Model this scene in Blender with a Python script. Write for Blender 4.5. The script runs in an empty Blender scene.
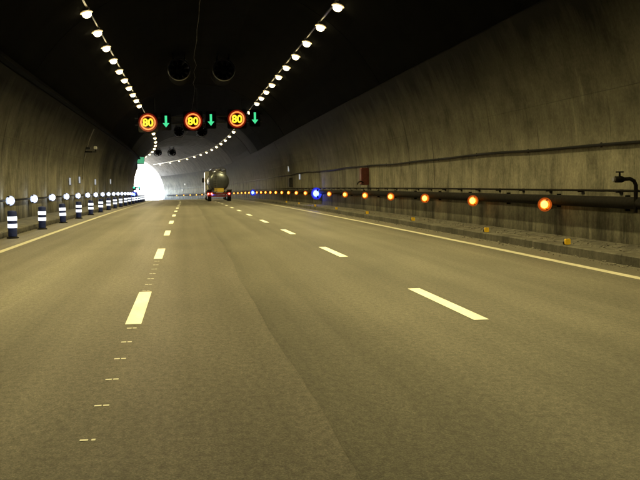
import bpy, bmesh, math, random
from mathutils import Vector, Matrix
random.seed(7)

# ------------------------------------------------------------------ camera, sky, sun, exposure
scene = bpy.context.scene
COL = scene.collection
CAM_H = 1.4
FW = Vector((0.14876198, 0.98651782, -0.06820897))
RT = Vector((0.98865457, -0.1498247, -0.01071))
UP = RT.cross(FW).normalized()
cam_data = bpy.data.cameras.new('camera')
cam = bpy.data.objects.new('camera', cam_data)
COL.objects.link(cam)
cam_data.sensor_width = 36.0
cam_data.lens = 850.0 / 640.0 * 36.0
cam_data.clip_start = 0.05
cam_data.clip_end = 6000
m = Matrix((RT, UP, -FW)).transposed().to_4x4()
m.translation = Vector((0, 0, CAM_H))
cam.matrix_world = m
scene.camera = cam

SUN_EL, SUN_AZ = math.radians(42), math.radians(12)     # azimuth from +Y towards +X
world = bpy.data.worlds.new('World')
scene.world = world
world.use_nodes = True
wn = world.node_tree
bg = wn.nodes['Background']
sky = wn.nodes.new('ShaderNodeTexSky')
sky.sky_type = 'NISHITA'
sky.sun_disc = False
sky.sun_elevation = SUN_EL
sky.sun_rotation = SUN_AZ
wn.links.new(sky.outputs[0], bg.inputs[0])
bg.inputs[1].default_value = 0.15
sd = bpy.data.lights.new('sun', 'SUN')
sd.energy = 5.0
sd.angle = math.radians(0.5)
sd.color = (1.0, 0.95, 0.88)
sun = bpy.data.objects.new('sun', sd)
COL.objects.link(sun)
sv = Vector((math.sin(SUN_AZ) * math.cos(SUN_EL), math.cos(SUN_AZ) * math.cos(SUN_EL), math.sin(SUN_EL)))
sun.rotation_euler = sv.to_track_quat('Z', 'Y').to_euler()

scene.view_settings.view_transform = 'Standard'
scene.view_settings.look = 'None'
EXPOSURE = 5.0
KE = 2.0**(3.5 - EXPOSURE)                              # lamp output that goes with this exposure
scene.view_settings.exposure = EXPOSURE
scene.view_settings.gamma = 1.0
scene.render.engine = 'CYCLES'
scene.cycles.use_denoising = True
scene.cycles.use_light_tree = True
scene.cycles.max_bounces = 5
scene.cycles.sample_clamp_indirect = 2.0
scene.cycles.caustics_reflective = False
scene.cycles.caustics_refractive = False

LAMP_COL = (1.0, 0.82, 0.33)
LAMP_W = 136.0*KE

# ------------------------------------------------------------------ road alignment (metres)
K0, K1, K2, GZ = 6.6045e-4, -3.58341e-5, 8.12824e-7, -1.26490e-4
YE = 190.0
def _poly(Y):
    x = -(K0*Y*Y/2 + K1*Y**3/6 + K2*Y**4/24)
    dx = -(K0*Y + K1*Y*Y/2 + K2*Y**3/6)
    return x, dx, GZ*Y*Y/2
def axis(Y):
    if Y < 0:
        return 0.0, 0.0, 0.0
    if Y <= YE:
        return _poly(Y)
    x, dx, z = _poly(YE)
    return x + dx*(Y-YE), dx, z + GZ*YE*30*(1-math.exp(-(Y-YE)/30))
def P(Y, off, h):
    x, dx, z = axis(Y)
    n = math.hypot(1, dx)
    return Vector((x + off/n, Y - off*dx/n, z + h))
def heading(Y):
    return -math.atan(axis(Y)[1]) * -1.0 * -1.0 if False else math.atan2(-axis(Y)[1], 1.0)
def frange(a, b, st):
    n = max(1, int(round((b-a)/st)))
    return [a + (b-a)*i/n for i in range(n+1)]

# ------------------------------------------------------------------ materials
def new_mat(name):
    mt = bpy.data.materials.new(name)
    mt.use_nodes = True
    nt = mt.node_tree
    return mt, nt, nt.nodes['Principled BSDF']
def N(nt, t, **kw):
    n = nt.nodes.new(t)
    for k, v in kw.items():
        setattr(n, k, v)
    return n
def plain(name, col, rough=0.6, metal=0.0, var=0.25, scale=6.0, bump=0.0, spec=0.5):
    mt, nt, b = new_mat(name)
    tc = N(nt, 'ShaderNodeTexCoord')
    no = N(nt, 'ShaderNodeTexNoise')
    no.inputs['Scale'].default_value = scale
    no.inputs['Detail'].default_value = 6
    nt.links.new(tc.outputs['Object'], no.inputs['Vector'])
    rp = N(nt, 'ShaderNodeValToRGB')
    rp.color_ramp.elements[0].position = 0.3
    rp.color_ramp.elements[1].position = 0.7
    rp.color_ramp.elements[0].color = (*[c*(1-var) for c in col], 1)
    rp.color_ramp.elements[1].color = (*[min(1, c*(1+var)) for c in col], 1)
    nt.links.new(no.outputs['Fac'], rp.inputs['Fac'])
    nt.links.new(rp.outputs[0], b.inputs['Base Color'])
    b.inputs['Roughness'].default_value = rough
    b.inputs['Metallic'].default_value = metal
    b.inputs['Specular IOR Level'].default_value = spec
    if bump:
        bp = N(nt, 'ShaderNodeBump')
        bp.inputs['Strength'].default_value = bump
        bp.inputs['Distance'].default_value = 0.02
        nt.links.new(no.outputs['Fac'], bp.inputs['Height'])
        nt.links.new(bp.outputs[0], b.inputs['Normal'])
    return mt
def emit(name, col, strength, base=(0.1, 0.1, 0.1)):
    mt, nt, b = new_mat(name)
    b.inputs['Base Color'].default_value = (*base, 1)
    b.inputs['Emission Color'].default_value = (*col, 1)
    b.inputs['Emission Strength'].default_value = strength*KE
    b.inputs['Roughness'].default_value = 0.4
    return mt
def uvnoise(nt, sx, sy, scale=1.0, detail=5, rough=0.6):
    uv = N(nt, 'ShaderNodeUVMap')
    mp = N(nt, 'ShaderNodeMapping')
    mp.inputs['Scale'].default_value = (sx, sy, 1)
    no = N(nt, 'ShaderNodeTexNoise')
    no.inputs['Scale'].default_value = scale
    no.inputs['Detail'].default_value = detail
    no.inputs['Roughness'].default_value = rough
    nt.links.new(uv.outputs[0], mp.inputs[0])
    nt.links.new(mp.outputs[0], no.inputs['Vector'])
    return no.outputs['Fac']
def ramp(nt, fac, stops):
    r = N(nt, 'ShaderNodeValToRGB')
    els = r.color_ramp.elements
    els[0].position, els[0].color = stops[0][0], (*stops[0][1], 1)
    els[1].position, els[1].color = stops[-1][0], (*stops[-1][1], 1)
    for p, c in stops[1:-1]:
        e = els.new(p)
        e.color = (*c, 1)
    nt.links.new(fac, r.inputs['Fac'])
    return r.outputs[0]
def mul(nt, a, b_, fac=1.0):
    mx = N(nt, 'ShaderNodeMixRGB', blend_type='MULTIPLY')
    mx.inputs[0].default_value = fac
    nt.links.new(a, mx.inputs[1])
    nt.links.new(b_, mx.inputs[2])
    return mx.outputs[0]

def asphalt(name, tone, edge=False):
    mt, nt, b = new_mat(name)
    g = lambda v: (v, v, v)
    fine = uvnoise(nt, 1, 1, 75, 4, 0.75)             # aggregate
    speck = uvnoise(nt, 1, 1, 170, 2, 0.8)
    mid = uvnoise(nt, 1, 0.6, 22, 5, 0.8)
    big = uvnoise(nt, 0.5, 0.18, 1.2, 6, 0.6)         # weather patches
    track = uvnoise(nt, 1.1, 0.015, 1.0, 3, 0.5)      # wheel tracks along the lane
    c = ramp(nt, fine, [(0.32, tuple(t*0.40 for t in tone)), (0.5, tone), (0.68, tuple(t*1.9 for t in tone))])
    c = mul(nt, c, ramp(nt, speck, [(0.35, g(0.72)), (0.66, g(1.0)), (0.74, g(1.9))]))
    c = mul(nt, c, ramp(nt, mid, [(0.36, g(0.55)), (0.64, g(1.5))]))
    c = mul(nt, c, ramp(nt, big, [(0.3, g(0.72)), (0.72, g(1.2))]))
    c = mul(nt, c, ramp(nt, track, [(0.3, g(0.64)), (0.7, g(1.22))]))
    if edge:                                           # bitumen bleeding along the paving joint
        uv = N(nt, 'ShaderNodeUVMap')
        sp = N(nt, 'ShaderNodeSeparateXYZ')
        nt.links.new(uv.outputs[0], sp.inputs[0])
        ad = N(nt, 'ShaderNodeMath', operation='MULTIPLY_ADD')
        nt.links.new(big, ad.inputs[0])
        ad.inputs[1].default_value = 0.35
        nt.links.new(sp.outputs['X'], ad.inputs[2])
        c = mul(nt, c, ramp(nt, ad.outputs[0], [(0.10, g(0.62)), (0.20, g(0.80)), (0.38, g(0.92)), (0.8, g(1.0))]))
    nt.links.new(c, b.inputs['Base Color'])
    rr = ramp(nt, track, [(0.3, g(0.62)), (0.7, g(0.5))])
    nt.links.new(rr, b.inputs['Roughness'])
    b.inputs['Specular IOR Level'].default_value = 0.35
    bp = N(nt, 'ShaderNodeBump')
    bp.inputs['Strength'].default_value = 0.55
    bp.inputs['Distance'].default_value = 0.006
    nt.links.new(fine, bp.inputs['Height'])
    nt.links.new(bp.outputs[0], b.inputs['Normal'])
    return mt
def concrete(name, tone, streak=0.5, soot=None, rough=0.85, spec=0.2):
    # UV: u = metres up the wall, v = metres along the tunnel
    mt, nt, b = new_mat(name)
    g = lambda v: (v, v, v)
    st1 = uvnoise(nt, 0.16, 0.9, 1.0, 10, 0.78)        # long run-down streaks
    st2 = uvnoise(nt, 0.8, 4.0, 1.0, 9, 0.8)
    blot = uvnoise(nt, 0.6, 0.5, 1.3, 9, 0.72)
    fine = uvnoise(nt, 1, 1, 14, 6, 0.7)
    c = ramp(nt, blot, [(0.30, tuple(t*0.45 for t in tone)), (0.5, tone), (0.70, tuple(t*1.4 for t in tone))])
    c = mul(nt, c, ramp(nt, st1, [(0.34, g(1-streak)), (0.5, g(0.95)), (0.68, g(1.0+streak*0.6))]))
    c = mul(nt, c, ramp(nt, st2, [(0.30, g(1-streak*0.4)), (0.55, g(1.0)), (0.75, g(1.0+streak*0.2))]))
    leak = uvnoise(nt, 0.22, 2.6, 1.0, 5, 0.55)        # separate leaks: narrow dark runs, a few pale lime ones
    c = mul(nt, c, ramp(nt, leak, [(0.30, g(0.42)), (0.37, g(1.0)), (0.66, g(1.0)), (0.72, g(1.45))]))
    c = mul(nt, c, ramp(nt, fine, [(0.3, g(0.74)), (0.7, g(1.2))]))
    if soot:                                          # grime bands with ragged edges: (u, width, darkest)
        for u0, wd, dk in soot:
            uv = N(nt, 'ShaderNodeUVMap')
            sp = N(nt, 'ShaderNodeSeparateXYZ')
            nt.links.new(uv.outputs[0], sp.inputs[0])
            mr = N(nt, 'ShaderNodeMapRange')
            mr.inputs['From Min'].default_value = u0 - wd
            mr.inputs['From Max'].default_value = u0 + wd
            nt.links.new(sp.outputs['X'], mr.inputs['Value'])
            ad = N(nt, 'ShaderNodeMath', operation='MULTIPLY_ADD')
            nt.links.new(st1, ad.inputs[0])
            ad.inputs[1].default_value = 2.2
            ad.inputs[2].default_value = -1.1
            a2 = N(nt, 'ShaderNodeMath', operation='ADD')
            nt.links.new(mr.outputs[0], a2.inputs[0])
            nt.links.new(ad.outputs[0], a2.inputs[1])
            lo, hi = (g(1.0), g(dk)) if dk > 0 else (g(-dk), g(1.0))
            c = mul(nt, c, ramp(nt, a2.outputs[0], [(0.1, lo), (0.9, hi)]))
    nt.links.new(c, b.inputs['Base Color'])
    b.inputs['Roughness'].default_value = rough
    b.inputs['Specular IOR Level'].default_value = spec
    bp = N(nt, 'ShaderNodeBump')
    bp.inputs['Strength'].default_value = 0.35
    bp.inputs['Distance'].default_value = 0.015
    nt.links.new(fine, bp.inputs['Height'])
    nt.links.new(bp.outputs[0], b.inputs['Normal'])
    return mt
def paint(name, tone, wear=0.42):
    mt, nt, b = new_mat(name)
    w = uvnoise(nt, 1, 1, 26, 6, 0.75)
    w2 = uvnoise(nt, 1, 0.5, 3, 5, 0.6)
    c = ramp(nt, w, [(wear-0.12, tuple(t*0.45 for t in tone)), (wear, tone), (0.8, tuple(min(1, t*1.08) for t in tone))])
    c = mul(nt, c, ramp(nt, w2, [(0.3, (0.8, 0.8, 0.78)), (0.7, (1.05, 1.05, 1.05))]))
    nt.links.new(c, b.inputs['Base Color'])
    b.inputs['Roughness'].default_value = 0.6
    return mt

M = {}
M['asphalt'] = asphalt('asphalt', (0.116, 0.107, 0.094))
M['asphalt_new'] = asphalt('asphalt_overlay', (0.106, 0.100, 0.084), True)
M['smear'] = asphalt('dusty_asphalt', (0.150, 0.140, 0.120))
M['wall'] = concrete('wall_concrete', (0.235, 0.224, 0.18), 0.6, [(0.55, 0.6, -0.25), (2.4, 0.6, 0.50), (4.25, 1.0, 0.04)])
M['wall_dimmed'] = concrete('dimmed_wall_concrete', (0.15, 0.145, 0.122), 0.65, [(0.55, 0.6, -0.3), (2.45, 0.7, 0.5), (4.2, 0.9, 0.07)])  # wall darkened farther in, weaker lighting there put into the colour
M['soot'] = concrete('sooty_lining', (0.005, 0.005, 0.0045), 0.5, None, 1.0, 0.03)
M['arch_mid'] = concrete('lining_half_daylight_tint', (0.03, 0.03, 0.03), 0.5, None, 0.9, 0.15)  # in-between tone, lining lightened for the daylight reaching in
M['arch_daytint'] = concrete('lining_daylight_tint', (0.10, 0.10, 0.105), 0.5, None, 0.85, 0.2)  # daylight near the exit put into the lining colour
M['backing'] = plain('joint_backing', (0.02, 0.02, 0.02), 0.9)
M['kerb'] = concrete('kerb_concrete', (0.085, 0.081, 0.07), 0.6)
M['verge'] = plain('verge_grit', (0.07, 0.066, 0.056), 0.95, 0, 0.75, 5.0, 1.0)
M['stone'] = plain('loose_stone', (0.13, 0.12, 0.105), 0.9, 0, 0.5, 9.0)
M['white_paint'] = paint('white_road_paint', (0.86, 0.86, 0.82), 0.43)
M['edge_paint'] = paint('edge_line_paint', (0.44, 0.42, 0.35), 0.46)
M['black'] = plain('black_plastic', (0.008, 0.008, 0.008), 0.6, 0, 0.3, 8, 0, 0.15)
M['signbox'] = plain('matt_black_sign_box', (0.005, 0.005, 0.005), 0.9, 0, 0.2, 8, 0, 0.05)
M['fanblack'] = plain('sooty_fan_steel', (0.003, 0.003, 0.003), 0.9, 0.0, 0.3, 8, 0, 0.08)
M['rust'] = plain('rusty_steel', (0.008, 0.007, 0.006), 0.85, 0.0, 0.5, 12, 0.3, 0.12)
M['steel'] = plain('galvanised_steel', (0.30, 0.30, 0.29), 0.4, 0.85, 0.25, 9)
M['darksteel'] = plain('dark_painted_steel', (0.05, 0.05, 0.05), 0.45, 0.4, 0.3, 9)
M['rim'] = plain('bright_rolled_rim', (0.30, 0.30, 0.30), 0.28, 1.0, 0.2, 6)
M['navy'] = plain('navy_plastic', (0.016, 0.03, 0.17), 0.45, 0, 0.3, 10)
M['band'] = emit('white_band_headlight_glow', (0.80, 0.90, 1.0), 0.17, (0.85, 0.85, 0.88))  # reflective band, headlight return put in as a faint glow
M['red'] = plain('faded_red_enamel', (0.10, 0.022, 0.016), 0.6, 0, 0.35, 8)
M['yellow'] = plain('yellow_reflector', (0.85, 0.55, 0.03), 0.35, 0, 0.15, 14)
M['greypipe'] = plain('grey_conduit', (0.33, 0.31, 0.27), 0.6, 0.2, 0.2, 9)
M['drip'] = plain('pale_lime_deposit', (0.15, 0.14, 0.12), 0.8, 0, 0.8, 1.2)
M['tank'] = plain('brushed_tank_metal', (0.20, 0.22, 0.26), 0.40, 0.8, 0.12, 3)
M['chassis'] = plain('truck_chassis', (0.03, 0.03, 0.032), 0.6, 0.2, 0.4, 9)
M['tyre'] = plain('tyre_rubber', (0.018, 0.018, 0.018), 0.85, 0, 0.3, 15)
M['cab'] = plain('truck_cab_paint', (0.55, 0.55, 0.56), 0.3, 0, 0.08, 3)
M['truckred'] = plain('truck_red_frame', (0.20, 0.02, 0.015), 0.5, 0, 0.3, 8)
M['plate'] = plain('yellow_hazard_plate', (0.85, 0.62, 0.10), 0.4, 0, 0.08, 9)
M['offwhite'] = plain('offwhite_panel', (0.75, 0.75, 0.72), 0.4, 0, 0.1, 9)
M['grass'] = plain('hillside_turf', (0.07, 0.09, 0.03), 0.95, 0, 0.5, 0.4, 0.6)
M['earth'] = plain('dry_ground', (0.32, 0.29, 0.22), 0.95, 0, 0.3, 0.2)
M['portal'] = plain('portal_concrete', (0.36, 0.35, 0.32), 0.85, 0, 0.2, 1.0, 0.2)
M['lens'] = emit('lamp_glass', (1.0, 0.82, 0.42), 0.8)
M['lamp_halo'] = emit('lamp_halo_glow', (1.0, 0.62, 0.18), 0.05, (0.5, 0.5, 0.45))  # warm halo round the lens, painted as a dim glow
M['amber'] = emit('amber_led', (1.0, 0.37, 0.04), 0.62)
M['amber_skirt'] = emit('amber_lens_glow', (1.0, 0.15, 0.002), 0.15)
M['amber_dish'] = emit('amber_halo', (1.0, 0.10, 0.0), 0.007, (0.25, 0.08, 0.02))  # dim glow colour for the halo outside the lens
M['blue_dish'] = emit('blue_halo', (0.008, 0.02, 1.0), 0.012, (0.02, 0.03, 0.2))
M['blue_skirt'] = emit('blue_lens_glow', (0.01, 0.03, 1.0), 0.16)
M['white_skirt'] = emit('white_lens_glow', (0.55, 0.66, 1.0), 0.10)
M['blue'] = emit('blue_led', (0.12, 0.22, 1.0), 0.6)
M['white_led'] = emit('white_led', (0.80, 0.88, 1.0), 1)
M['tube'] = emit('white_lamp_tube', (0.9, 0.95, 1.0), 0.04)
M['ring'] = emit('sign_ring_orange', (1.0, 0.25, 0.055), 0.15, (0.02, 0.01, 0.01))
M['ringhalo'] = emit('sign_ring_halo', (1.0, 0.02, 0.002), 0.013, (0.02, 0.005, 0.005))
M['digit'] = emit('sign_digit_yellow', (1.0, 0.72, 0.03), 0.125, (0.02, 0.02, 0.01))
M['arrow'] = emit('sign_arrow_green', (0.06, 0.75, 0.30), 0.095, (0.01, 0.02, 0.01))
M['exit_green'] = emit('exit_sign_green', (0.15, 0.75, 0.38), 0.045, (0.05, 0.3, 0.1))
M['exit_white'] = emit('exit_sign_white', (0.95, 1.0, 0.97), 0.15, (0.7, 0.7, 0.7))
M['sig_green'] = emit('signal_green', (0.05, 0.9, 0.45), 0.175, (0.02, 0.1, 0.05))
M['tail'] = emit('tail_light_red', (1.0, 0.05, 0.03), 0.275, (0.3, 0.02, 0.02))
M['tail_hot'] = emit('tail_light_bulb', (1.0, 0.42, 0.30), 0.4, (0.3, 0.1, 0.1))

# ------------------------------------------------------------------ builders
def link(name, me, mt, parent=None):
    o = bpy.data.objects.new(name, me)
    COL.objects.link(o)
    if mt is not None and not me.materials:
        me.materials.append(mt)
    if parent is not None:
        o.parent = parent
    return o
def tag(o, label=None, cat=None, group=None, kind=None):
    if label: o['label'] = label
    if cat: o['category'] = cat
    if group: o['group'] = group
    if kind: o['kind'] = kind
    return o
def empty(name, loc=(0, 0, 0), rz=0.0):
    o = bpy.data.objects.new(name, None)
    o.empty_display_size = 0.2
    COL.objects.link(o)
    o.location = loc
    o.rotation_euler = (0, 0, rz)
    return o
def mesh(name, verts, faces, uvs=None, smooth=False):
    me = bpy.data.meshes.new(name)
    me.from_pydata([tuple(v) for v in verts], [], faces)
    if uvs:
        ul = me.uv_layers.new(name='UVMap')
        for lp in me.loops:
            ul.data[lp.index].uv = uvs[lp.vertex_index]
    if smooth:
        me.polygons.foreach_set('use_smooth', [True]*len(me.polygons))
    me.update()
    return me
def sweep(name, prof, Ys, closed=False, caps=False, smooth=False, flip=False, base=None, uv_off=False, wob=None, u0=0.0):
    """carry a cross-section [(off, h)...] along the alignment; UV = (metres across, metres along)"""
    base = base or Vector((0, 0, 0))
    n = len(prof)
    ls = [u0]
    for i in range(1, n):
        ls.append(ls[-1] + math.hypot(prof[i][0]-prof[i-1][0], prof[i][1]-prof[i-1][1]))
    V, UVs, F = [], [], []
    for Y in Ys:
        w = wob(Y) if wob else (0, 0)
        for i, (o, h) in enumerate(prof):
            V.append(P(Y, o+w[0], h+w[1]) - base)
            UVs.append((o if uv_off else ls[i], Y))
    for j in range(len(Ys)-1):
        for i in range(n if closed else n-1):
            a, b_ = j*n+i, j*n+(i+1) % n
            f = (a, b_, b_+n, a+n)
            F.append(f[::-1] if flip else f)
    if caps:
        F.append(tuple(range(n))[::-1])
        F.append(tuple(range((len(Ys)-1)*n, len(Ys)*n)))
    return mesh(name, V, F, UVs, smooth)
def circle(r, n, c=(0, 0)):
    return [(c[0]+r*math.cos(2*math.pi*i/n), c[1]+r*math.sin(2*math.pi*i/n)) for i in range(n)]

class MB:
    """collects shapes in a local frame: x right, y along the road, z up"""
    def __init__(s): s.v, s.f = [], []
    def add(s, v, f):
        k = len(s.v)
        s.v += [Vector(a) for a in v]
        s.f += [tuple(i+k for i in q) for q in f]
        return s
    def box(s, c, d, bev=0.0):
        x, y, z = d[0]/2, d[1]/2, d[2]/2
        b = min(bev, x*0.9, z*0.9)
        if b <= 0:
            pr = [(-x, -z), (x, -z), (x, z), (-x, z)]
        else:
            pr = [(-x+b, -z), (x-b, -z), (x, -z+b), (x, z-b), (x-b, z), (-x+b, z), (-x, z-b), (-x, -z+b)]
        n = len(pr)
        v = [(c[0]+p, c[1]-y, c[2]+q) for p, q in pr] + [(c[0]+p, c[1]+y, c[2]+q) for p, q in pr]
        f = [(i, (i+1) % n, (i+1) % n+n, i+n) for i in range(n)] + [tuple(range(n))[::-1], tuple(range(n, 2*n))]
        return s.add(v, f)
    def lathe(s, prof, c=(0, 0, 0), ax='z', n=20, cap=True):
        v, f = [], []
        for r, t in prof:
            for i in range(n):
                a = 2*math.pi*i/n
                p, q = r*math.cos(a), r*math.sin(a)
                w = {'z': (p, q, t), 'y': (p, t, q), 'x': (t, p, q)}[ax]
                v.append((c[0]+w[0], c[1]+w[1], c[2]+w[2]))
        for j in range(len(prof)-1):
            for i in range(n):
                a, b_ = j*n+i, j*n+(i+1) % n
                f.append((a, b_, b_+n, a+n))
        if cap:
            f.append(tuple(range(n))[::-1])
            f.append(tuple(range((len(prof)-1)*n, len(prof)*n)))
        return s.add(v, f)
    def tube(s, pts, r, n=8):
        pts = [Vector(p) for p in pts]
        v, f = [], []
        for k, p in enumerate(pts):
            d = (pts[min(k+1, len(pts)-1)] - pts[max(k-1, 0)]).normalized()
            a = d.orthogonal().normalized() if k == 0 else (a - d*a.dot(d)).normalized()
            b_ = d.cross(a)
            for i in range(n):
                t = 2*math.pi*i/n
                v.append(p + a*r*math.cos(t) + b_*r*math.sin(t))
        for k in range(len(pts)-1):
            for i in range(n):
                q, w = k*n+i, k*n+(i+1) % n
                f.append((q, w, w+n, q+n))
        f.append(tuple(range(n))[::-1])
        f.append(tuple(range((len(pts)-1)*n, len(pts)*n)))
        return s.add(v, f)
    def mesh(s, name, smooth=False):
        me = mesh(name, s.v, s.f)
        bm = bmesh.new()
        bm.from_mesh(me)
        bmesh.ops.recalc_face_normals(bm, faces=bm.faces)
        bm.to_mesh(me)
        bm.free()
        if smooth:
            me.polygons.foreach_set('use_smooth', [True]*len(me.polygons))
            me.set_sharp_from_angle(angle=math.radians(40))
        return me
    def build(s, name, mt, parent=None, smooth=False):
        return link(name, s.mesh(name, smooth), mt, parent)
def copy_tree(o, parent=None):
    c = o.copy()
    COL.objects.link(c)
    c.parent = parent
    for ch in o.children:
        copy_tree(ch, c)
    return c
def place(o, Y, off, h, rz=0.0):
    o.location = P(Y, off, h)
    o.rotation_euler = (0, 0, -math.atan2(axis(Y)[1], 1.0) + rz)
    return o
# heading: at Y the road runs along (dx, 1); a local +y axis turned by -atan(dx) about z points there
ORD = ['nearest', 'second', 'third', 'fourth', 'fifth', 'sixth', 'seventh', 'eighth', 'ninth', 'tenth', 'eleventh', 'twelfth',
       'thirteenth', 'fourteenth', 'fifteenth', 'sixteenth', 'seventeenth', 'eighteenth', 'nineteenth', 'twentieth']
ORD += ['twenty-' + w for w in ['first', 'second', 'third', 'fourth', 'fifth', 'sixth', 'seventh', 'eighth', 'ninth']]
ORD += ['thirtieth'] + ['thirty-' + w for w in ['first', 'second', 'third', 'fourth', 'fifth', 'sixth', 'seventh', 'eighth', 'ninth']]

Y0, Y1 = -40.0, 186.0
CX, RAD, CZ = 0.97, 7.32, 1.7           # arch: centre offset, radius, springing height
WL, WR = CX-RAD, CX+RAD

# ------------------------------------------------------------------ road, verges, kerbs
def seam(Y):
    return 0.73 + 0.03*math.sin(Y*0.42) + 0.012*math.sin(Y*1.3+1) + 0.004*math.sin(Y*5.3) + 0.0015*Y
YS = frange(Y0, 60, 0.4) + frange(61, YE, 2.0) + frange(YE+3, 420, 6.0)
def sheet(cols, z, uvf):
    V, U, F = [], [], []
    n = len(cols)
    for Y in YS:
        for o in cols:
            o = seam(Y) if o is None else o
            V.append(P(Y, o, z)); U.append(uvf(o, Y))
    for j in range(len(YS)-1):
        for i in range(n-1):
            q = j*n+i
            F.append((q, q+1, q+n+1, q+n))
    return V, F, U
road = link('road', mesh('road', *sheet((-6.2, -4.7, -2.0, None), 0.0, lambda o, Y: (o, Y))), M['asphalt'])
tag(road, kind='structure')
link('asphalt_overlay', mesh('asphalt_overlay', *sheet((None, 1.1, 3.0, 5.0, 8.2), 0.001, lambda o, Y: (o - seam(Y), Y + 17))), M['asphalt_new'], road)
def smear(Y):
    return math.sin((Y-9.5)/7.0*math.pi)
V, U2, F = [], [], []
ys = frange(9.6, 16.4, 0.2)
rs = random.Random(8)
for Y in ys:
    w = 0.02 + 0.13*smear(Y)
    V += [P(Y, -2.2-w-0.02*rs.random(), 0.0012), P(Y, -2.2+w+0.02*rs.random(), 0.0012)]
    U2 += [(-2.2-w+7, Y), (-2.2+w+7, Y)]
for j in range(len(ys)-1):
    F.append((2*j, 2*j+1, 2*j+3, 2*j+2))
link('dust_smear', mesh('dust_smear', V, F, U2), M['smear'], road)
right_walk = link('verge', sweep('verge', [(7.02, -0.05), (7.02, 0.13), (7.05, 0.15), (7.28, 0.155), (7.285, 0.13), (7.9, 0.15), (8.35, 0.17)], frange(Y0, Y1, 2.0)), M['verge'])
tag(right_walk, kind='structure')
left_walk = link('verge', sweep('verge', [(-6.5, 0.19), (-5.2, 0.17), (-5.195, 0.185), (-4.97, 0.18), (-4.94, 0.16), (-4.94, -0.05)], frange(Y0, Y1, 2.0)), M['verge'])
tag(left_walk, kind='structure')
k = 0
for (oa, ob, par) in ((7.012, 7.287, right_walk), (-5.205, -4.932, left_walk)):
    Y = 3.0
    while Y < 70:
        L = 1.98
        dz = random.uniform(-0.006, 0.006)
        link('kerb_stone', sweep('kerb_stone', [(oa, -0.03), (oa, 0.150+dz), (oa+0.02, 0.17+dz), (ob-0.02, 0.17+dz), (ob, 0.15+dz), (ob, 0.05)], [Y, Y+L], caps=True), M['kerb'], par)
        Y += 2.0
# loose grit on the right verge
V, F = [], []
rg = random.Random(11)
for i in range(3600):
    Y = 8 + 62*rg.random()**1.6
    o = rg.choice([7.3+0.9*rg.random()**0.8, 6.72+0.3*rg.random(), 7.3+0.9*rg.random()])
    r = 0.007 + 0.022*rg.random()**3
    h = 0.155 if o > 7.29 else 0.006
    c = P(Y, o, h + r*0.35)
    a = rg.random()*6.28
    k = len(V)
    for j in range(4):
        t = a + j*1.57
        rr = r*(0.7+0.6*rg.random())
        V.append(c + Vector((rr*math.cos(t), rr*math.sin(t), r*0.3*(rg.random()-0.5))))
    V.append(c + Vector((0, 0, r*0.75)))
    V.append(c - Vector((0, 0, r*0.6)))
    for j in range(4):
        F.append((k+j, k+(j+1) % 4, k+4))
        F.append((k+(j+1) % 4, k+j, k+5))
grit = link('loose_grit', mesh('loose_grit', V, F), M['stone'])
tag(grit, 'loose grit and stones along the right kerb', 'grit', kind='stuff')

# painted markings
def strip(name, o0, o1, ya, yb, z, mt, step=1.0):
    Ys = frange(ya, yb, step)
    V, U, F = [], [], []
    for Y in Ys:
        V += [P(Y, o0, z), P(Y, o1, z)]
        U += [(o0, Y), (o1, Y)]
    for j in range(len(Ys)-1):
        F.append((2*j, 2*j+1, 2*j+3, 2*j+2))
    return link(name, mesh(name, V, F, U), mt, road)
strip('edge_line', -4.06, -3.90, Y0, 300, 0.005, M['edge_paint'])
strip('edge_line', 6.17, 6.34, Y0, 300, 0.006, M['edge_paint'])
for i in range(28):
    ya = 8.62 + 7.62*i
    strip('lane_dash', -0.66, -0.50, ya, ya+2.6, 0.005, M['white_paint'])
    ya = 8.12 + 7.55*i
    strip('lane_dash', 2.80, 2.96, ya, ya+2.6, 0.006, M['white_paint'])
# raised rumble nibs in the gaps of the left lane line
for i in range(20):
    Y = 4.72 + 0.735*i
    if (Y-8.62) % 7.62 < 2.7:
        continue
    for (c, w) in ((-0.603, 0.045), (-0.552, 0.022 if i == 0 else 0.038)):
        b_ = MB().box((0, 0, 0.0025), (w, 0.03, 0.002), 0.0008)
        place(b_.build('rumble_nib', M['white_paint'], road), Y, c, 0.0)

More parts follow.
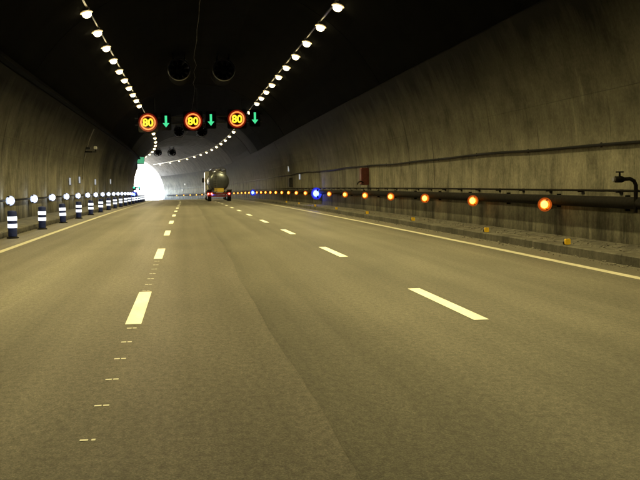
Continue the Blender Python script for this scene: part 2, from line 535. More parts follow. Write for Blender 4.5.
# ------------------------------------------------------------------ tunnel shell
tunnel = empty('tunnel', P(0, CX, 0))
tag(tunnel, 'long curved road tunnel with stained concrete walls and black sooty arched roof', 'tunnel')
TB = P(0, CX, 0)
def arch(r, a0, a1, n):
    return [(CX + r*math.cos(math.radians(a0+(a1-a0)*i/n)), CZ + r*math.sin(math.radians(a0+(a1-a0)*i/n))) for i in range(n+1)]
A_LOW, A_UP = math.degrees(math.asin((3.15-CZ)/RAD)), math.degrees(math.asin((5.15-CZ)/RAD))
RING = 8.0
U_JOIN = CZ + RAD*math.radians(A_LOW)
Y = Y0
rr = random.Random(5)
while Y < Y1 - 0.1:
    ya, yb = Y + 0.004, min(Y + RING, Y1) - 0.004
    Ys = frange(ya, yb, 2.0)
    for side in (1, -1):
        for tier in (0, 1):
            r = RAD - 0.02 - rr.random()*0.005
            if tier == 0:
                pr = [(CX + r, 0.05), (CX + r, 0.9)] + arch(r, 0, A_LOW-0.02, 4)
            else:
                pr = arch(r, A_LOW+0.02, A_UP, 6)
            back = [(o + 0.12, h) for o, h in reversed(pr)]
            pr = pr + back
            if side < 0:
                pr = [(2*CX - o, h) for o, h in pr]
            me = sweep('wall_panel', pr, Ys, closed=True, caps=True, base=TB, flip=(side < 0), u0=(0.05 if tier == 0 else U_JOIN))
            link('wall_panel', me, M['wall_dimmed'] if 36 < Y < 130 and (side > 0 or Y > 58) else M['wall'], tunnel)
    r = RAD - 0.03 - rr.random()*0.02
    pr = arch(r, A_UP+0.15, 180-A_UP-0.15, 26)
    pr = pr + [(CX + (o-CX)*(RAD+0.1)/r, CZ + (h-CZ)*(RAD+0.1)/r) for o, h in reversed(pr)]
    link('arch_ring', sweep('arch_ring', pr, Ys, closed=True, caps=True, base=TB), M['soot'] if Y < 85 else M['arch_mid'] if Y < 118 else M['arch_daytint'], tunnel)
    Y += RING
# concrete shell behind the panels, its far end open, its near end shut by an added cap
pr = [(CX+RAD+0.08, -0.4), (CX+RAD+0.08, CZ)] + arch(RAD+0.08, 2, 178, 30) + [(CX-RAD-0.08, CZ), (CX-RAD-0.08, -0.4)]
link('shell', sweep('shell', pr, frange(Y0, Y1, 2.0), base=TB), M['backing'], tunnel)
V = [P(Y0, o, h) - TB for o, h in pr]
link('light_block_cap', mesh('light_block_cap', V, [tuple(range(len(V)))]), M['backing'], tunnel)  # unseen cap added behind the camera to keep daylight out

# hillside above, with the portal wall at the far end
inner = pr
n = len(inner)
outer = []
for i in range(n):
    t = i/(n-1)
    a = math.pi*t
    outer.append((CX + 62*math.cos(a), -3.6 + 34*math.sin(a)**0.8))
Ys = frange(Y0-1, Y1, 6.0)
base = Vector((0, 0, 0))
hill = link('hillside', sweep('hillside', outer, Ys, smooth=True, flip=True), M['grass'])
tag(hill, kind='structure')
V = [P(Y1, o, h) for o, h in inner] + [P(Y1, CX+(o-CX)*1.0, h) for o, h in outer]
F = [(i, i+1, n+i+1, n+i) for i in range(n-1)]
hp = link('cut_face', mesh('cut_face', V, F), M['portal'], hill)
V = [P(Y0-1, o, h) for o, h in outer]
link('rear_face', mesh('rear_face', V, [tuple(range(n))]), M['grass'], hill)
ring_in = pr
ring_out = [(CX+(o-CX)*1.09, h*1.09 if h > 0 else h) for o, h in pr]
V = []
for Y in (Y1+0.003, Y1+1.2):
    V += [P(Y, o, h) for o, h in ring_in] + [P(Y, o, h) for o, h in ring_out]
F = []
for i in range(n-1):
    F += [(2*n+i, 2*n+i+1, 3*n+i+1, 3*n+i), (i, i+1, 2*n+i+1, 2*n+i), (n+i, 3*n+i, 3*n+i+1, n+i+1)]
link('portal_collar', mesh('portal_collar', [v - TB for v in V], F), M['portal'], tunnel)

gz = axis(420)[2] - 0.25
ground = link('ground', mesh('ground', [(-3000, -1500, gz), (3000, -1500, gz), (3000, 4500, gz), (-3000, 4500, gz)], [(0, 1, 2, 3)]), M['earth'])
tag(ground, kind='structure')
# ground beside the road outside the portal
sh = link('roadside', sweep('roadside', [(-40, -0.9), (-12, -0.25), (-6.1, -0.02), (8.1, -0.02), (12, 0.2), (40, 3.0)], frange(Y1+0.02, 420, 6.0)), M['earth'])
tag(sh, kind='structure')

# ------------------------------------------------------------------ pipes, cables, trays along the walls
TR = []
def line_thing(name, label, cat, off, h, r, Ys, mt, n=8, wob=None):
    o = link(name, sweep(name, circle(r, n, (off, h))[::-1], Ys, closed=True, caps=True, smooth=True, wob=wob), mt)
    return tag(o, label, cat)
YSW = frange(Y0+1, Y1-2, 1.5)
duct = line_thing('cable_duct', 'thick dark duct running low along the right wall behind the amber lights', 'duct', WR-0.16, 0.96, 0.115, YSW, M['rust'], 12)
for i in range(18):
    Y = 12 + 3.0*i
    b_ = MB().box((0.09, 0, 0), (0.14, 0.05, 0.30))
    place(b_.build('saddle', M['rust'], duct), Y, WR-0.13, 0.95)
rail = empty('handrail', P(0, WR-0.14, 0))
tag(rail, 'thin rusty rail on brackets just above the dark duct on the right wall', 'rail')
link('rail_bar', sweep('rail_bar', circle(0.024, 8, (WR-0.15, 1.185))[::-1], YSW, closed=True, caps=True, smooth=True, base=P(0, WR-0.14, 0)), M['rust'], rail)
for i in range(40):
    b_ = MB().tube([(0.13, 0, 0.0), (0.0, 0, 0.0)], 0.016, 6).box((0.12, 0, 0), (0.02, 0.12, 0.1))
    o = b_.build('bracket', M['rust'], rail)
    place(o, 10.5 + 1.6*i, WR-0.15, 1.16)
    o.location -= P(0, WR-0.14, 0)
def sag(Y):
    return (0, 0.022*math.sin(Y*0.34) + 0.01*math.sin(Y*0.9) + 0.004*(Y-15 if Y < 60 else 45))
cab = line_thing('wall_cable', 'black cable sagging along the right wall at head height', 'cable', WR-0.06, 2.10, 0.036, frange(Y0+1, Y1-4, 0.75), M['black'], 6, sag)
for i in range(40):
    Y = 12.4 + 3.7*i
    b_ = MB().box((0.02, 0, 0), (0.05, 0.05, 0.10))
    place(b_.build('clip', M['black'], cab), Y, WR-0.05, 2.10 + sag(Y)[1])
line_thing('guide_light_pipe', 'dark pipe carrying the white guide lights low along the left wall', 'pipe', WL+0.10, 0.93, 0.035, YSW, M['rust'])
# cable tray at the top of the left wall
oL = CX - math.sqrt(RAD**2 - (5.25-CZ)**2)
tr = link('cable_tray', sweep('cable_tray', [(oL+0.02, 5.17), (oL+0.24, 5.17), (oL+0.24, 5.30), (oL+0.215, 5.30), (oL+0.215, 5.20), (oL+0.02, 5.20)], YSW, closed=True, caps=True), M['signbox'])
tag(tr, 'black cable tray along the top of the left wall', 'cable tray')
# steel trays that carry the two lamp rows
LROW, RROW, LH = -3.33, 5.27, 7.5
for (o, nm) in ((LROW-0.02, 'left'), (RROW+0.02, 'right')):
    t = link('cable_tray', sweep('cable_tray', [(o-0.11, LH+0.09), (o+0.11, LH+0.09), (o+0.11, LH+0.15), (o+0.095, LH+0.15), (o+0.095, LH+0.105), (o-0.095, LH+0.105), (o-0.095, LH+0.15), (o-0.11, LH+0.15)], YSW, closed=True, caps=True), M['steel'])
    tag(t, 'steel cable tray carrying the %s row of ceiling lamps' % nm, 'cable tray')
rw = random.Random(21)
wv = [rw.uniform(-1, 1) for _ in range(200)]
def crk(Y):
    t = (Y+60)/3.0
    i = int(t)
    f = t - i
    return (0.11*(wv[i % 200]*(1-f) + wv[(i+1) % 200]*f), 0)
line_thing('crown_cable', 'thin pale cable wandering along the crown of the roof', 'cable', CX-0.25, CZ+RAD-0.13, 0.013, frange(18, 150, 1.0), M['drip'], 6, crk)

# ------------------------------------------------------------------ ceiling lamps
def make_lamp():
    t = empty('ceiling_lamp')
    MB().box((0, 0, 0.05), (0.24, 0.34, 0.11), 0.03).build('housing', M['darksteel'], t)
    MB().lathe([(0.05, 0.0), (0.12, -0.02), (0.155, -0.07), (0.165, -0.12), (0.14, -0.18), (0.09, -0.22), (0.03, -0.235)], n=18).build('lens', M['lens'], t, True)
    MB().lathe([(0.15, -0.01), (0.20, -0.02), (0.225, -0.06), (0.195, -0.05)], n=18, cap=False).build('reflector', M['lamp_halo'], t, True)  # added ring that glows as the lamp's halo, no true reflector
    MB().box((-0.13, 0, 0.2), (0.02, 0.06, 0.24)).box((0.13, 0, 0.2), (0.02, 0.06, 0.24)).build('hanger', M['steel'], t)
    ld = bpy.data.lights.new('lamp_light', 'SPOT')
    ld.energy = LAMP_W
    ld.color = LAMP_COL
    ld.spot_size = math.radians(126)
    ld.spot_blend = 1.0
    ld.shadow_soft_size = 0.12
    lo = bpy.data.objects.new('lamp_light', ld)
    COL.objects.link(lo)
    lo.parent = t
    lo.location = (0, 0, -0.40)
    return t
lamp0 = make_lamp()
first = True
near = lambda a: [a + 3.74*i for i in (-10, -6, -5, -4, -3, -2, -1)] + [a + 3.74*i for i in range(10)]
rows = [('left', LROW, near(31.1) + [72.4, 80.0, 87.5] + [95.0 + 7.7*i for i in range(12)]),
        ('right', RROW, near(29.1) + [70.0, 77.5, 85.0] + [92.5 + 7.25*i for i in range(13)])]
for nm, off, Ys in rows:
    kk = 0
    for Y in Ys:
        if Y > Y1 - 3:
            continue
        o = lamp0 if first else copy_tree(lamp0)
        first = False
        place(o, Y, off, LH)
        o.rotation_euler[1] = math.radians(-13 if nm == 'left' else 13)
        if Y < (30 if nm == 'left' else 28):
            lb = 'warm floodlight of the %s ceiling row overhead, nearer than the frame shows' % nm
        else:
            lb = '%s warm white ceiling lamp in the %s row, counted from the viewer' % (ORD[kk], nm)
            kk += 1
        tag(o, lb, 'lamp', 'warm ceiling lamps in the %s row' % nm)

# ------------------------------------------------------------------ guide lights
def make_guide(kind):
    t = empty('guide_light')
    s = {'white': 1, 'amber': -1, 'blue': -1, 'blue_left': 1}[kind]
    rad = {'white': 0.17, 'amber': 0.115, 'blue': 0.27, 'blue_left': 0.30}[kind]
    MB().box((-s*0.02, 0.0, 0), (0.10, rad*1.7, rad*1.9), 0.02).build('housing', M['black'], t)
    # the lens looks back down the tunnel, a little towards the road
    def dome(r, z0):
        l = MB().lathe([(r*0.98, z0), (r, z0+0.015), (r*0.85, z0+0.035), (r*0.5, z0+0.055), (r*0.1, z0+0.06)], n=16)
        for v in l.v:
            x, y, z = v
            v.x, v.y, v.z = s*(0.03 + z*0.6) + x*0.8, -z*0.8 - rad*0.4 + x*0.6*s, y
        return l
    c_ = kind.split('_')[0]
    ln = dome(rad, 0.0).build('lens', M[c_ + '_skirt'], t, True)  # outer lens, dimmer colour painted as the soft glow round the core
    if c_ != 'white':
        di = MB().lathe([(rad*0.99, 0.0), (rad*1.36, 0.012), (rad*1.38, 0.018), (rad*1.0, 0.012)], n=20, cap=False)
        for v in di.v:
            x, y, z = v
            v.x, v.y, v.z = s*(0.03 + z*0.6) + x*0.8, -z*0.8 - rad*0.4 + x*0.6*s, y
        di.build('reflector_dish', M[c_ + '_dish'], t, True)  # added glowing rim, stands for the halo around the light
    dome(rad*0.72, 0.045).build('led_core', M[{'white': 'white_led', 'amber': 'amber', 'blue': 'blue'}[c_]], ln, True)
    MB().box((-s*0.09, 0.03, 0), (0.08, 0.04, 0.05)).build('arm', M['rust'], t)
    gl = bpy.data.lights.new('led_glow', 'POINT')
    gl.energy, gl.color = {'white': (0.4, (0.8, 0.88, 1.0)), 'amber': (0.07, (1.0, 0.28, 0.02)), 'blue': (3.0, (0.05, 0.1, 1.0)), 'blue_left': (2.0, (0.05, 0.1, 1.0))}[kind]
    gl.energy *= KE
    gl.shadow_soft_size = rad*0.8
    go = bpy.data.objects.new('led_glow', gl)
    COL.objects.link(go)
    go.parent = t
    go.location = (s*0.16, -rad-0.12, 0)
    return t
protos = {}
def put_guide(kind, Y, off, h, label, group):
    if kind not in protos:
        o = protos[kind] = make_guide(kind)
    else:
        o = copy_tree(protos[kind])
    place(o, Y, off, h)
    tag(o, label, 'guide light', group)
ka = kb = 0
for i in range(-1, 34):
    Y = 18.1 + 4.82*i
    blue = i in (7, 17, 27)
    if blue:
        lb = ['bright blue guide light between amber ones on the right wall', 'smaller blue guide light farther along the right wall', 'farthest blue guide light, left of the tanker truck'][kb]
        kb += 1
    elif i < 0:
        lb = 'amber guide light on the right wall just outside the frame'
    else:
        lb = '%s amber guide light on the right wall' % ORD[ka]
        ka += 1
    put_guide('blue' if blue else 'amber', Y, WR-0.34, 0.86, lb, 'guide lights along the right wall')
kk = 0
for i in range(0, 22):
    Y = 31.2 + 4.75*i
    if i in (16, 18, 20):
        put_guide('blue_left', Y, WL+0.22, 0.8, ['blue guide light where the white left row ends', 'second blue guide light at the far end of the left row', 'farthest blue guide light by the left wall near the exit'][(i-16)//2], 'guide lights along the left wall')
        continue
    put_guide('white', Y, WL+0.22, 0.92, '%s white guide light low on the left wall' % ORD[kk], 'guide lights along the left wall')
    kk += 1

# ------------------------------------------------------------------ delineator posts, left
def make_post():
    t = empty('delineator_post')
    MB().lathe([(0.10, 0.0), (0.105, 0.05), (0.115, 0.06), (0.118, 0.10), (0.122, 0.70), (0.112, 0.735), (0.06, 0.75)], n=18).build('post', M['navy'], t, True)
    MB().lathe([(0.16, 0.0), (0.16, 0.03), (0.11, 0.05)], n=18).build('foot', M['black'], t, True)
    for z in (0.34, 0.535):
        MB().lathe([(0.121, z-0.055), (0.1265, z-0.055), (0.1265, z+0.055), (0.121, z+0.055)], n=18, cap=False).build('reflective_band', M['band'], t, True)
    return t
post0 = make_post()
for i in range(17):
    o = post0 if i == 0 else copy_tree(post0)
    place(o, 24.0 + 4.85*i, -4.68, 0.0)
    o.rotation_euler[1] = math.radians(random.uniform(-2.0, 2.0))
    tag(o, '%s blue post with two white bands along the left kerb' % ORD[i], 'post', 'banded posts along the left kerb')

# yellow kerb reflectors, right
for i, Y in enumerate([15.2, 19.6, 26.3, 33.2, 40.2, 47.0, 54.0, 61.0]):
    t = empty('kerb_reflector')
    MB().box((0, 0, 0.055), (0.105, 0.05, 0.11), 0.012).build('reflector', M['yellow'], t)
    MB().box((0, 0.045, 0.03), (0.13, 0.04, 0.06), 0.01).build('bracket', M['black'], t)
    place(t, Y, 7.12, 0.175)
    t.rotation_euler[1] = math.radians(random.uniform(-5, 5))
    tag(t, '%s small yellow reflector on the right kerb' % ORD[i], 'reflector', 'yellow reflectors on the right kerb')

# ------------------------------------------------------------------ lane signals over the road
def text_mesh(txt, size, ext, off):
    cu = bpy.data.curves.new('t', 'FONT')
    cu.body = txt
    cu.size = size
    cu.extrude = ext
    cu.offset = off
    cu.align_x = 'CENTER'
    cu.align_y = 'CENTER'
    o = bpy.data.objects.new('t', cu)
    COL.objects.link(o)
    dg = bpy.context.evaluated_depsgraph_get()
    me = bpy.data.meshes.new_from_object(o.evaluated_get(dg))
    bpy.data.objects.remove(o)
    me.transform(Matrix.Rotation(math.pi/2, 4, 'X'))
    xs = [v.co.x for v in me.vertices]
    zs = [v.co.z for v in me.vertices]
    me.transform(Matrix.Translation((-(max(xs)+min(xs))/2, 0, -(max(zs)+min(zs))/2)))
    me.materials.clear()
    return me
SY = 66.0
gan = empty('sign_gantry', P(SY+0.5, 0.95, 6.4))
gan.rotation_euler = (0, 0, -math.atan2(axis(SY)[1], 1))
tag(gan, 'dark gantry beam hung under the roof holding the lane signs', 'gantry')
beam = MB()
for z in (-0.25, 0.25):
    beam.tube([(-4.7, 0, z), (5.0, 0, z + 0.28)], 0.05)
beam.build('beam', M['darksteel'], gan)
for i in range(12):
    x = -4.6 + 0.8*i
    MB().tube([(x, 0, -0.25+0.029*(x+4.7)), (x+0.4, 0, 0.25+0.029*(x+5.1)), (x+0.8, 0, -0.25+0.029*(x+5.5))], 0.025, 6).build('lattice', M['darksteel'], gan)
for x in (-3.2, 0.0, 3.4):
    zt = CZ + math.sqrt(RAD**2 - x*x) - 6.45
    MB().tube([(x, 0, 0.3), (x, 0, zt)], 0.04).build('hanger', M['darksteel'], gan)
def annulus(r0, r1, y, n=40):
    b_ = MB()
    v, f = [], []
    for i in range(n):
        a = 2*math.pi*i/n
        for r, yy in ((r0, y), (r1, y), (r1, y+0.02), (r0, y+0.02)):
            v.append((r*math.cos(a), yy, r*math.sin(a)))
    for i in range(n):
        j = (i+1) % n
        for q in range(4):
            f.append((4*i+q, 4*i+(q+1) % 4, 4*j+(q+1) % 4, 4*j+q))
    return b_.add(v, f)
dig_me = text_mesh('80', 0.80, 0.012, 0.028)
dig_me.materials.append(M['digit'])
SG = [(-2.75, 6.30, 'left'), (0.62, 6.41, 'middle'), (3.97, 6.57, 'right')]
for off, h, nm in SG:
    t = empty('speed_sign')
    MB().box((0, 0.16, 0), (1.46, 0.3, 1.46), 0.08).build('housing', M['signbox'], t)
    annulus(0.38, 0.70, -0.012).build('ring_halo', M['ringhalo'], t)  # dim red annulus painted as the glow around the lit ring
    annulus(0.47, 0.575, -0.034).build('ring', M['ring'], t)
    d = link('digits', dig_me, None, t)
    d.location = (0, -0.02, 0)
    place(t, SY, off, h)
    tag(t, 'lit 80 speed sign with orange ring over the %s lane' % nm, 'sign', 'speed signs over the lanes')
for (off, h, nm) in [(-1.41, 6.37, 'left'), (1.98, 6.49, 'middle'), (5.35, 6.64, 'right')]:
    t = empty('lane_signal')
    MB().box((0, 0.16, 0), (0.8, 0.3, 1.3), 0.06).build('housing', M['signbox'], t)
    b_ = MB()
    pts = [(-0.085, 0.44), (0.085, 0.44), (0.085, -0.12), (0.25, -0.12), (0, -0.44), (-0.25, -0.12), (-0.085, -0.12)]
    v = [(x, -0.014, z) for x, z in pts] + [(x, 0.012, z) for x, z in pts]
    k = len(pts)
    b_.add(v, [tuple(range(k)), tuple(range(k, 2*k))[::-1]] + [(i, (i+1) % k, (i+1) % k+k, i+k) for i in range(k)])
    b_.build('arrow', M['arrow'], t)
    place(t, SY, off, h)
    tag(t, 'green downward arrow signal over the %s lane' % nm, 'signal', 'lane arrows over the road')

# ------------------------------------------------------------------ jet fans
def make_fan():
    t = empty('jet_fan')
    R_ = 0.60
    MB().lathe([(R_-0.03, 0.0), (R_-0.03, 0.3), (R_-0.03, 2.6), (R_, 2.6), (R_, 0.02)], ax='y', n=32, cap=False).build('casing', M['fanblack'], t, True)
    MB().lathe([(R_-0.06, 0.12), (R_-0.045, 0.03), (R_-0.01, -0.02), (R_+0.025, 0.0), (R_+0.03, 0.05), (R_+0.005, 0.08)], ax='y', n=32, cap=False).build('inlet_rim', M['rim'], t, True)
    MB().lathe([(0.02, 0.06), (0.12, 0.10), (0.19, 0.22), (0.2, 1.2)], ax='y', n=18).build('hub', M['fanblack'], t, True)
    for i in range(9):
        a = 2*math.pi*i/9
        ca, sa = math.cos(a), math.sin(a)
        v = []
        for r, w, tw in ((0.18, 0.10, 0.12), (0.55, 0.11, 0.05)):
            for s in (-1, 1):
                v.append((r*ca - s*w*sa, 0.5 + s*tw, r*sa + s*w*ca))
                v.append((r*ca - s*w*sa, 0.52 + s*tw, r*sa + s*w*ca))
        MB().add(v, [(0, 2, 6, 4), (1, 5, 7, 3), (0, 4, 5, 1), (2, 3, 7, 6), (4, 6, 7, 5), (0, 1, 3, 2)]).build('blade', M['fanblack'], t)
    for y in (0.6, 2.0):
        for x in (-1, 1):
            MB().tube([(x*0.3, y, 0.5), (x*0.34, y, 1.0)], 0.025, 6).build('hanger', M['fanblack'], t)
    return t
fan0 = None
for (Y, offs, h, lb) in [(48.0, (-0.24, 2.22), 7.82, ('left fan of the nearest dark pair above the signs', 'right fan of the nearest dark pair above the signs')),
                         (97.0, (-0.54, 2.0), 7.8, ('left fan of the middle pair below the speed signs', 'right fan of the middle pair below the speed signs')),
                         (143.0, (-1.75, 0.55), 7.8, ('left fan of the farthest pair by the bright exit', 'right fan of the farthest pair by the bright exit'))]:
    for o_, l_ in zip(offs, lb):
        o = fan0 = make_fan() if fan0 is None else copy_tree(fan0)
        place(o, Y, o_, h)
        tag(o, 'round ceiling jet fan, ' + l_, 'fan', 'jet fans in pairs under the roof')

# ------------------------------------------------------------------ tanker truck
tk = empty('tanker_truck')
tag(tk, 'tanker truck with round silver tank and red tail lights driving ahead', 'truck')
TRd, TZ = 1.02, 2.05
tank = MB().lathe([(0.05, -0.34), (0.45, -0.31), (0.80, -0.20), (0.97, -0.06), (TRd, 0.06), (TRd, 8.4), (0.95, 8.55), (0.5, 8.75), (0.05, 8.8)], (0, 0.5, TZ), 'y', 40).build('tank', M['tank'], tk, True)
for y in (0.1, 2.2, 4.4, 6.6, 8.2):
    MB().lathe([(TRd+0.002, y-0.05), (TRd+0.035, y-0.05), (TRd+0.035, y+0.05), (TRd+0.002, y+0.05)], (0, 0.5, TZ), 'y', 40, False).build('tank_band', M['steel'], tank, True)
w = MB()
w.box((0, 4.6, TZ+TRd+0.03), (0.7, 7.6, 0.05))
w.build('walkway', M['steel'], tk)
g = MB()
for x in (-0.72, 0.72):
    zb = TZ + math.sqrt(TRd**2-0.72**2)
    g.tube([(x, 0.75, zb), (x, 0.75, TZ+TRd+0.25), (x, 8.2, TZ+TRd+0.25), (x, 8.2, zb)], 0.035, 6)
    for y in (2, 3.5, 5, 6.5):
        g.tube([(x, y, zb), (x, y, TZ+TRd+0.25)], 0.025, 6)
g.tube([(-0.72, 0.75, TZ+TRd+0.25), (-0.45, 0.75, TZ+TRd+0.36), (0.45, 0.75, TZ+TRd+0.36), (0.72, 0.75, TZ+TRd+0.25)], 0.035, 6)
g.build('roof_rail', M['rim'], tk, True)
for i in range(4):
    MB().lathe([(0.26, 0), (0.26, 0.14), (0.22, 0.2), (0.05, 0.22)], (0, 1.6+1.9*i, TZ+TRd+0.055), 'z', 18).build('manhole_lid', M['rim'], tk, True)
la = MB()
for x in (-0.55, -0.25):
    la.tube([(x, 0.08, 0.9), (x, 0.02, 2.0), (x, 0.25, TZ+0.95)], 0.022, 6)
for i in range(8):
    z = 1.0 + 0.24*i
    y = 0.06 - 0.04*i/4 if z < 2.1 else 0.03 + 0.2*(z-2.1)
    la.tube([(-0.55, y, z), (-0.25, y, z)], 0.018, 6)
la.build('ladder', M['steel'], tk)
MB().box((0, 5.0, 0.95), (0.9, 9.2, 0.22)).build('chassis', M['chassis'], tk)
bp_ = MB().box((0, 0.25, 0.55), (2.45, 0.14, 0.16), 0.03).build('rear_bumper', M['truckred'], tk)
MB().box((0, 0.30, 0.80), (2.30, 0.12, 0.20), 0.02).build('light_bar', M['truckred'], tk)
for x, mt in ((-1.12, 'tail'), (-0.80, 'tail'), (1.0, 'tail')):
    L = MB().lathe([(0.13, 0.0), (0.13, -0.05), (0.09, -0.08), (0.02, -0.085)], (x, 0.235, 0.78), 'y', 16).build('tail_light', M['tail'], tk, True)
    MB().lathe([(0.06, -0.082), (0.055, -0.10), (0.01, -0.11)], (x, 0.235, 0.78), 'y', 12).build('bulb', M['tail_hot'], L, True)
MB().box((-0.02, 0.19, 1.16), (0.96, 0.03, 0.36), 0.02).build('hazard_plate', M['plate'], tk)
MB().box((0, 0.24, 0.92), (0.7, 0.03, 0.14), 0.01).build('number_plate', M['offwhite'], tk)
for x in (-1.02, 1.02):
    MB().box((x, 1.0, 1.18), (0.5, 2.9, 0.05), 0.02).box((x, -0.02+0.3, 0.95), (0.5, 0.04, 0.42), 0.01).build('mudguard', M['chassis'], tk)
MB().box((-1.20, 0.32, 1.28), (0.14, 0.10, 0.80), 0.03).build('side_glint_panel', M['offwhite'], tk)  # white panel added for the bright reflection along the left side
wh = 0
for y in (0.75, 2.05, 6.6, 8.9):
    for x in (-1.02, 1.02):
        W = MB().lathe([(0.2, -0.2), (0.46, -0.2), (0.5, -0.14), (0.5, 0.14), (0.46, 0.2), (0.2, 0.2)], (x, y, 0.5), 'x', 26).build('wheel', M['tyre'], tk, True)
        MB().lathe([(0.27, -0.205), (0.25, -0.21), (0.1, -0.21), (0.1, 0.21), (0.25, 0.21), (0.27, 0.205)], (x, y, 0.5), 'x', 20, True).build('rim', M['steel'], W, True)
cabm = MB().box((0, 10.3, 1.95), (2.4, 1.9, 2.5), 0.12).build('cab', M['cab'], tk)
for x in (-1.36, 1.36):
    MB().box((x, 10.9, 2.2), (0.24, 0.1, 0.5), 0.03).build('mirror', M['black'], tk)
place(tk, 88.0, 3.4, 0.0)

# ------------------------------------------------------------------ right wall fittings
t = empty('hydrant_cabinet')
MB().box((0, 0, 0.39), (0.34, 0.46, 0.78), 0.03).build('cabinet', M['red'], t)
MB().box((-0.175, 0, 0.39), (0.02, 0.38, 0.66), 0.005).build('door', M['red'], t)
MB().tube([(-0.1, -0.23, 0.12), (-0.22, -0.28, 0.17), (-0.34, -0.28, 0.13), (-0.38, -0.28, 0.02)], 0.03).build('hose_arm', M['black'], t, True)
MB().box((-0.13, -0.16, 0.66), (0.06, 0.12, 0.14), 0.01).build('label_plate', M['offwhite'], t)
place(t, 38.3, WR-0.20, 1.33)
tag(t, 'rusty red emergency cabinet hung on the right wall under the cable', 'cabinet')
t = link('conduit', MB().tube([(0, 0, 0), (-0.02, 0, 0.8), (-0.12, 0, 1.5), (-0.25, 0, 2.1)], 0.025).mesh('conduit', True), M['greypipe'])
place(t, 38.5, WR-0.05, 2.2)
tag(t, 'pale vertical conduit rising above the red cabinet on the right wall', 'conduit')
t = empty('standpipe')
MB().tube([(0.0, 0.25, -0.28), (0.0, 0.25, 0.22), (-0.04, 0.25, 0.30), (-0.12, 0.25, 0.34), (-0.28, 0.25, 0.33)], 0.036, 10).build('pipe', M['rust'], t, True)
MB().lathe([(0.04, -0.12), (0.06, -0.1), (0.06, 0.02), (0.045, 0.06)], (-0.30, 0.25, 0.33), 'x', 14).build('valve_head', M['rust'], t, True)
MB().tube([(-0.32, 0.25, 0.36), (-0.32, 0.25, 0.46)], 0.018, 6).lathe([(0.07, 0.45), (0.07, 0.475)], (-0.32, 0.25, 0), 'z', 14).build('hand_wheel', M['rust'], t)
MB().lathe([(0.045, 0), (0.045, -0.03)], (-0.42, 0.25, 0.33), 'x', 12).build('outlet_cap', M['steel'], t)
place(t, 14.15, WR-0.24, 1.07)
tag(t, 'dark bent hydrant pipe with valve on the right wall at the frame edge', 'hydrant')
def wall_lamp(Y, off, h, lb, grp, s):
    t = empty('wall_lamp')
    MB().box((0, 0.04, 0), (0.13, 0.10, 0.46), 0.03).build('housing', M['steel'], t)
    MB().lathe([(0.02, -0.19), (0.045, -0.17), (0.045, 0.17), (0.02, 0.19)], (0, -0.035, 0), 'z', 12).build('tube', M['tube'], t, True)
    place(t, Y, off, h)
    tag(t, lb, 'lamp', grp)
for i, (Y, h) in enumerate([(48.0, 1.72), (52.2, 1.84), (61.0, 1.8), (73.0, 1.95)]):
    wall_lamp(Y, WL+0.12, h, '%s small upright lamp on the left wall above the guide lights' % ORD[i], 'small upright lamps on the left wall', 1)
for (Y, h, lb) in [(61.5, 2.02, 'lower of two small upright lamps on the right wall near the blue light'), (68.2, 2.76, 'upper of two small upright lamps on the right wall near the blue light'),
                   (172.0, 3.1, 'upper small lamp on the right wall left of the truck'), (174.0, 1.95, 'lower small lamp on the right wall left of the truck')]:
    wall_lamp(Y, WR-0.12, h, lb, None, -1)
t = empty('wall_niche_box')
MB().box((0, 0, 0), (0.30, 0.5, 0.75), 0.03).build('box', M['darksteel'], t)
MB().box((-0.16, 0, 0), (0.02, 0.42, 0.65), 0.005).build('door', M['darksteel'], t)
place(t, 66.5, WR-0.16, 1.65)
tag(t, 'dark grey box on the right wall below the small lamps', 'box')

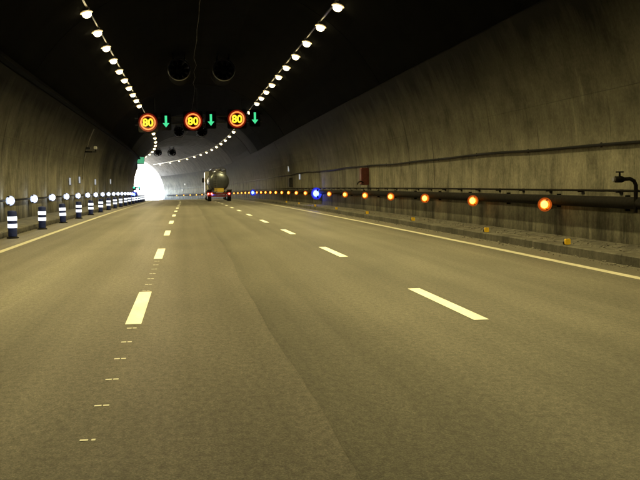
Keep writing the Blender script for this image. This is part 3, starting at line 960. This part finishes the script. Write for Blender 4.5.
# ------------------------------------------------------------------ left wall fittings
oc = CX - math.sqrt(RAD**2 - (3.7-CZ)**2)
t = empty('surveillance_camera')
MB().tube([(-0.1, -0.55, 0), (0.35, -0.5, 0), (0.5, 0.4, 0.02)], 0.045).build('bracket', M['black'], t, True)
MB().box((0.5, 0.35, 0.28), (0.16, 0.5, 0.18), 0.03).build('camera_body', M['offwhite'], t)
MB().box((0.1, -0.5, 0.22), (0.35, 0.3, 0.14), 0.02).build('junction_box', M['darksteel'], t)
MB().tube([(0.5, 0.35, 0.02), (0.5, 0.35, 0.2)], 0.03, 6).build('stem', M['black'], t)
place(t, 54.5, oc+0.04, 3.58)
tag(t, 'surveillance camera on a dark bracket high on the left wall', 'camera')
pts = []
for i in range(9):
    h = 1.9 + 3.1*i/8
    o = CX - math.sqrt(RAD**2 - max(0, h-CZ)**2)
    pts.append((o + 0.05 - oc, 0.0, h-3.6))
t = link('conduit', MB().tube(pts, 0.035).mesh('conduit', True), M['greypipe'])
place(t, 54.2, oc, 3.6)
tag(t, 'pale vertical conduit on the left wall behind the camera bracket', 'conduit')
# lit exit sign and signal near the left bend
t = empty('exit_sign')
MB().box((0, 0, 0.0), (0.9, 0.2, 1.45), 0.04).build('housing', M['darksteel'], t)
MB().box((0, -0.115, 0.30), (0.82, 0.03, 0.78), 0.02).build('green_panel', M['exit_green'], t)
MB().box((0, -0.115, -0.42), (0.82, 0.03, 0.52), 0.02).build('white_panel', M['exit_white'], t)
MB().tube([(-0.4, 0, 0.3), (-0.75, 0, 0.3)], 0.04, 6).tube([(-0.4, 0, -0.3), (-0.75, 0, -0.3)], 0.04, 6).build('arm', M['darksteel'], t)
place(t, 108, -5.15, 4.75)
tag(t, 'lit green and white exit sign high on the left wall at the bend', 'sign')
t = empty('lane_control_light')
MB().box((0, 0.05, 0), (1.0, 0.16, 0.5), 0.06).build('housing', M['black'], t)
for x in (-0.32, 0.34):
    MB().lathe([(0.12, 0), (0.12, -0.04), (0.05, -0.07)], (x, -0.03, 0.12), 'y', 16).build('green_lens', M['sig_green'], t, True)
MB().lathe([(0.17, 0), (0.17, -0.05), (0.06, -0.09)], (0.12, -0.03, -0.08), 'y', 16).build('white_lens', M['white_led'], t, True)
MB().tube([(0, 0.1, -0.2), (0, 0.1, -1.4)], 0.05).build('stem', M['darksteel'], t)
place(t, 112, -5.85, 1.6)
tag(t, 'small signal with green and white lights by the left wall at the bend', 'signal')
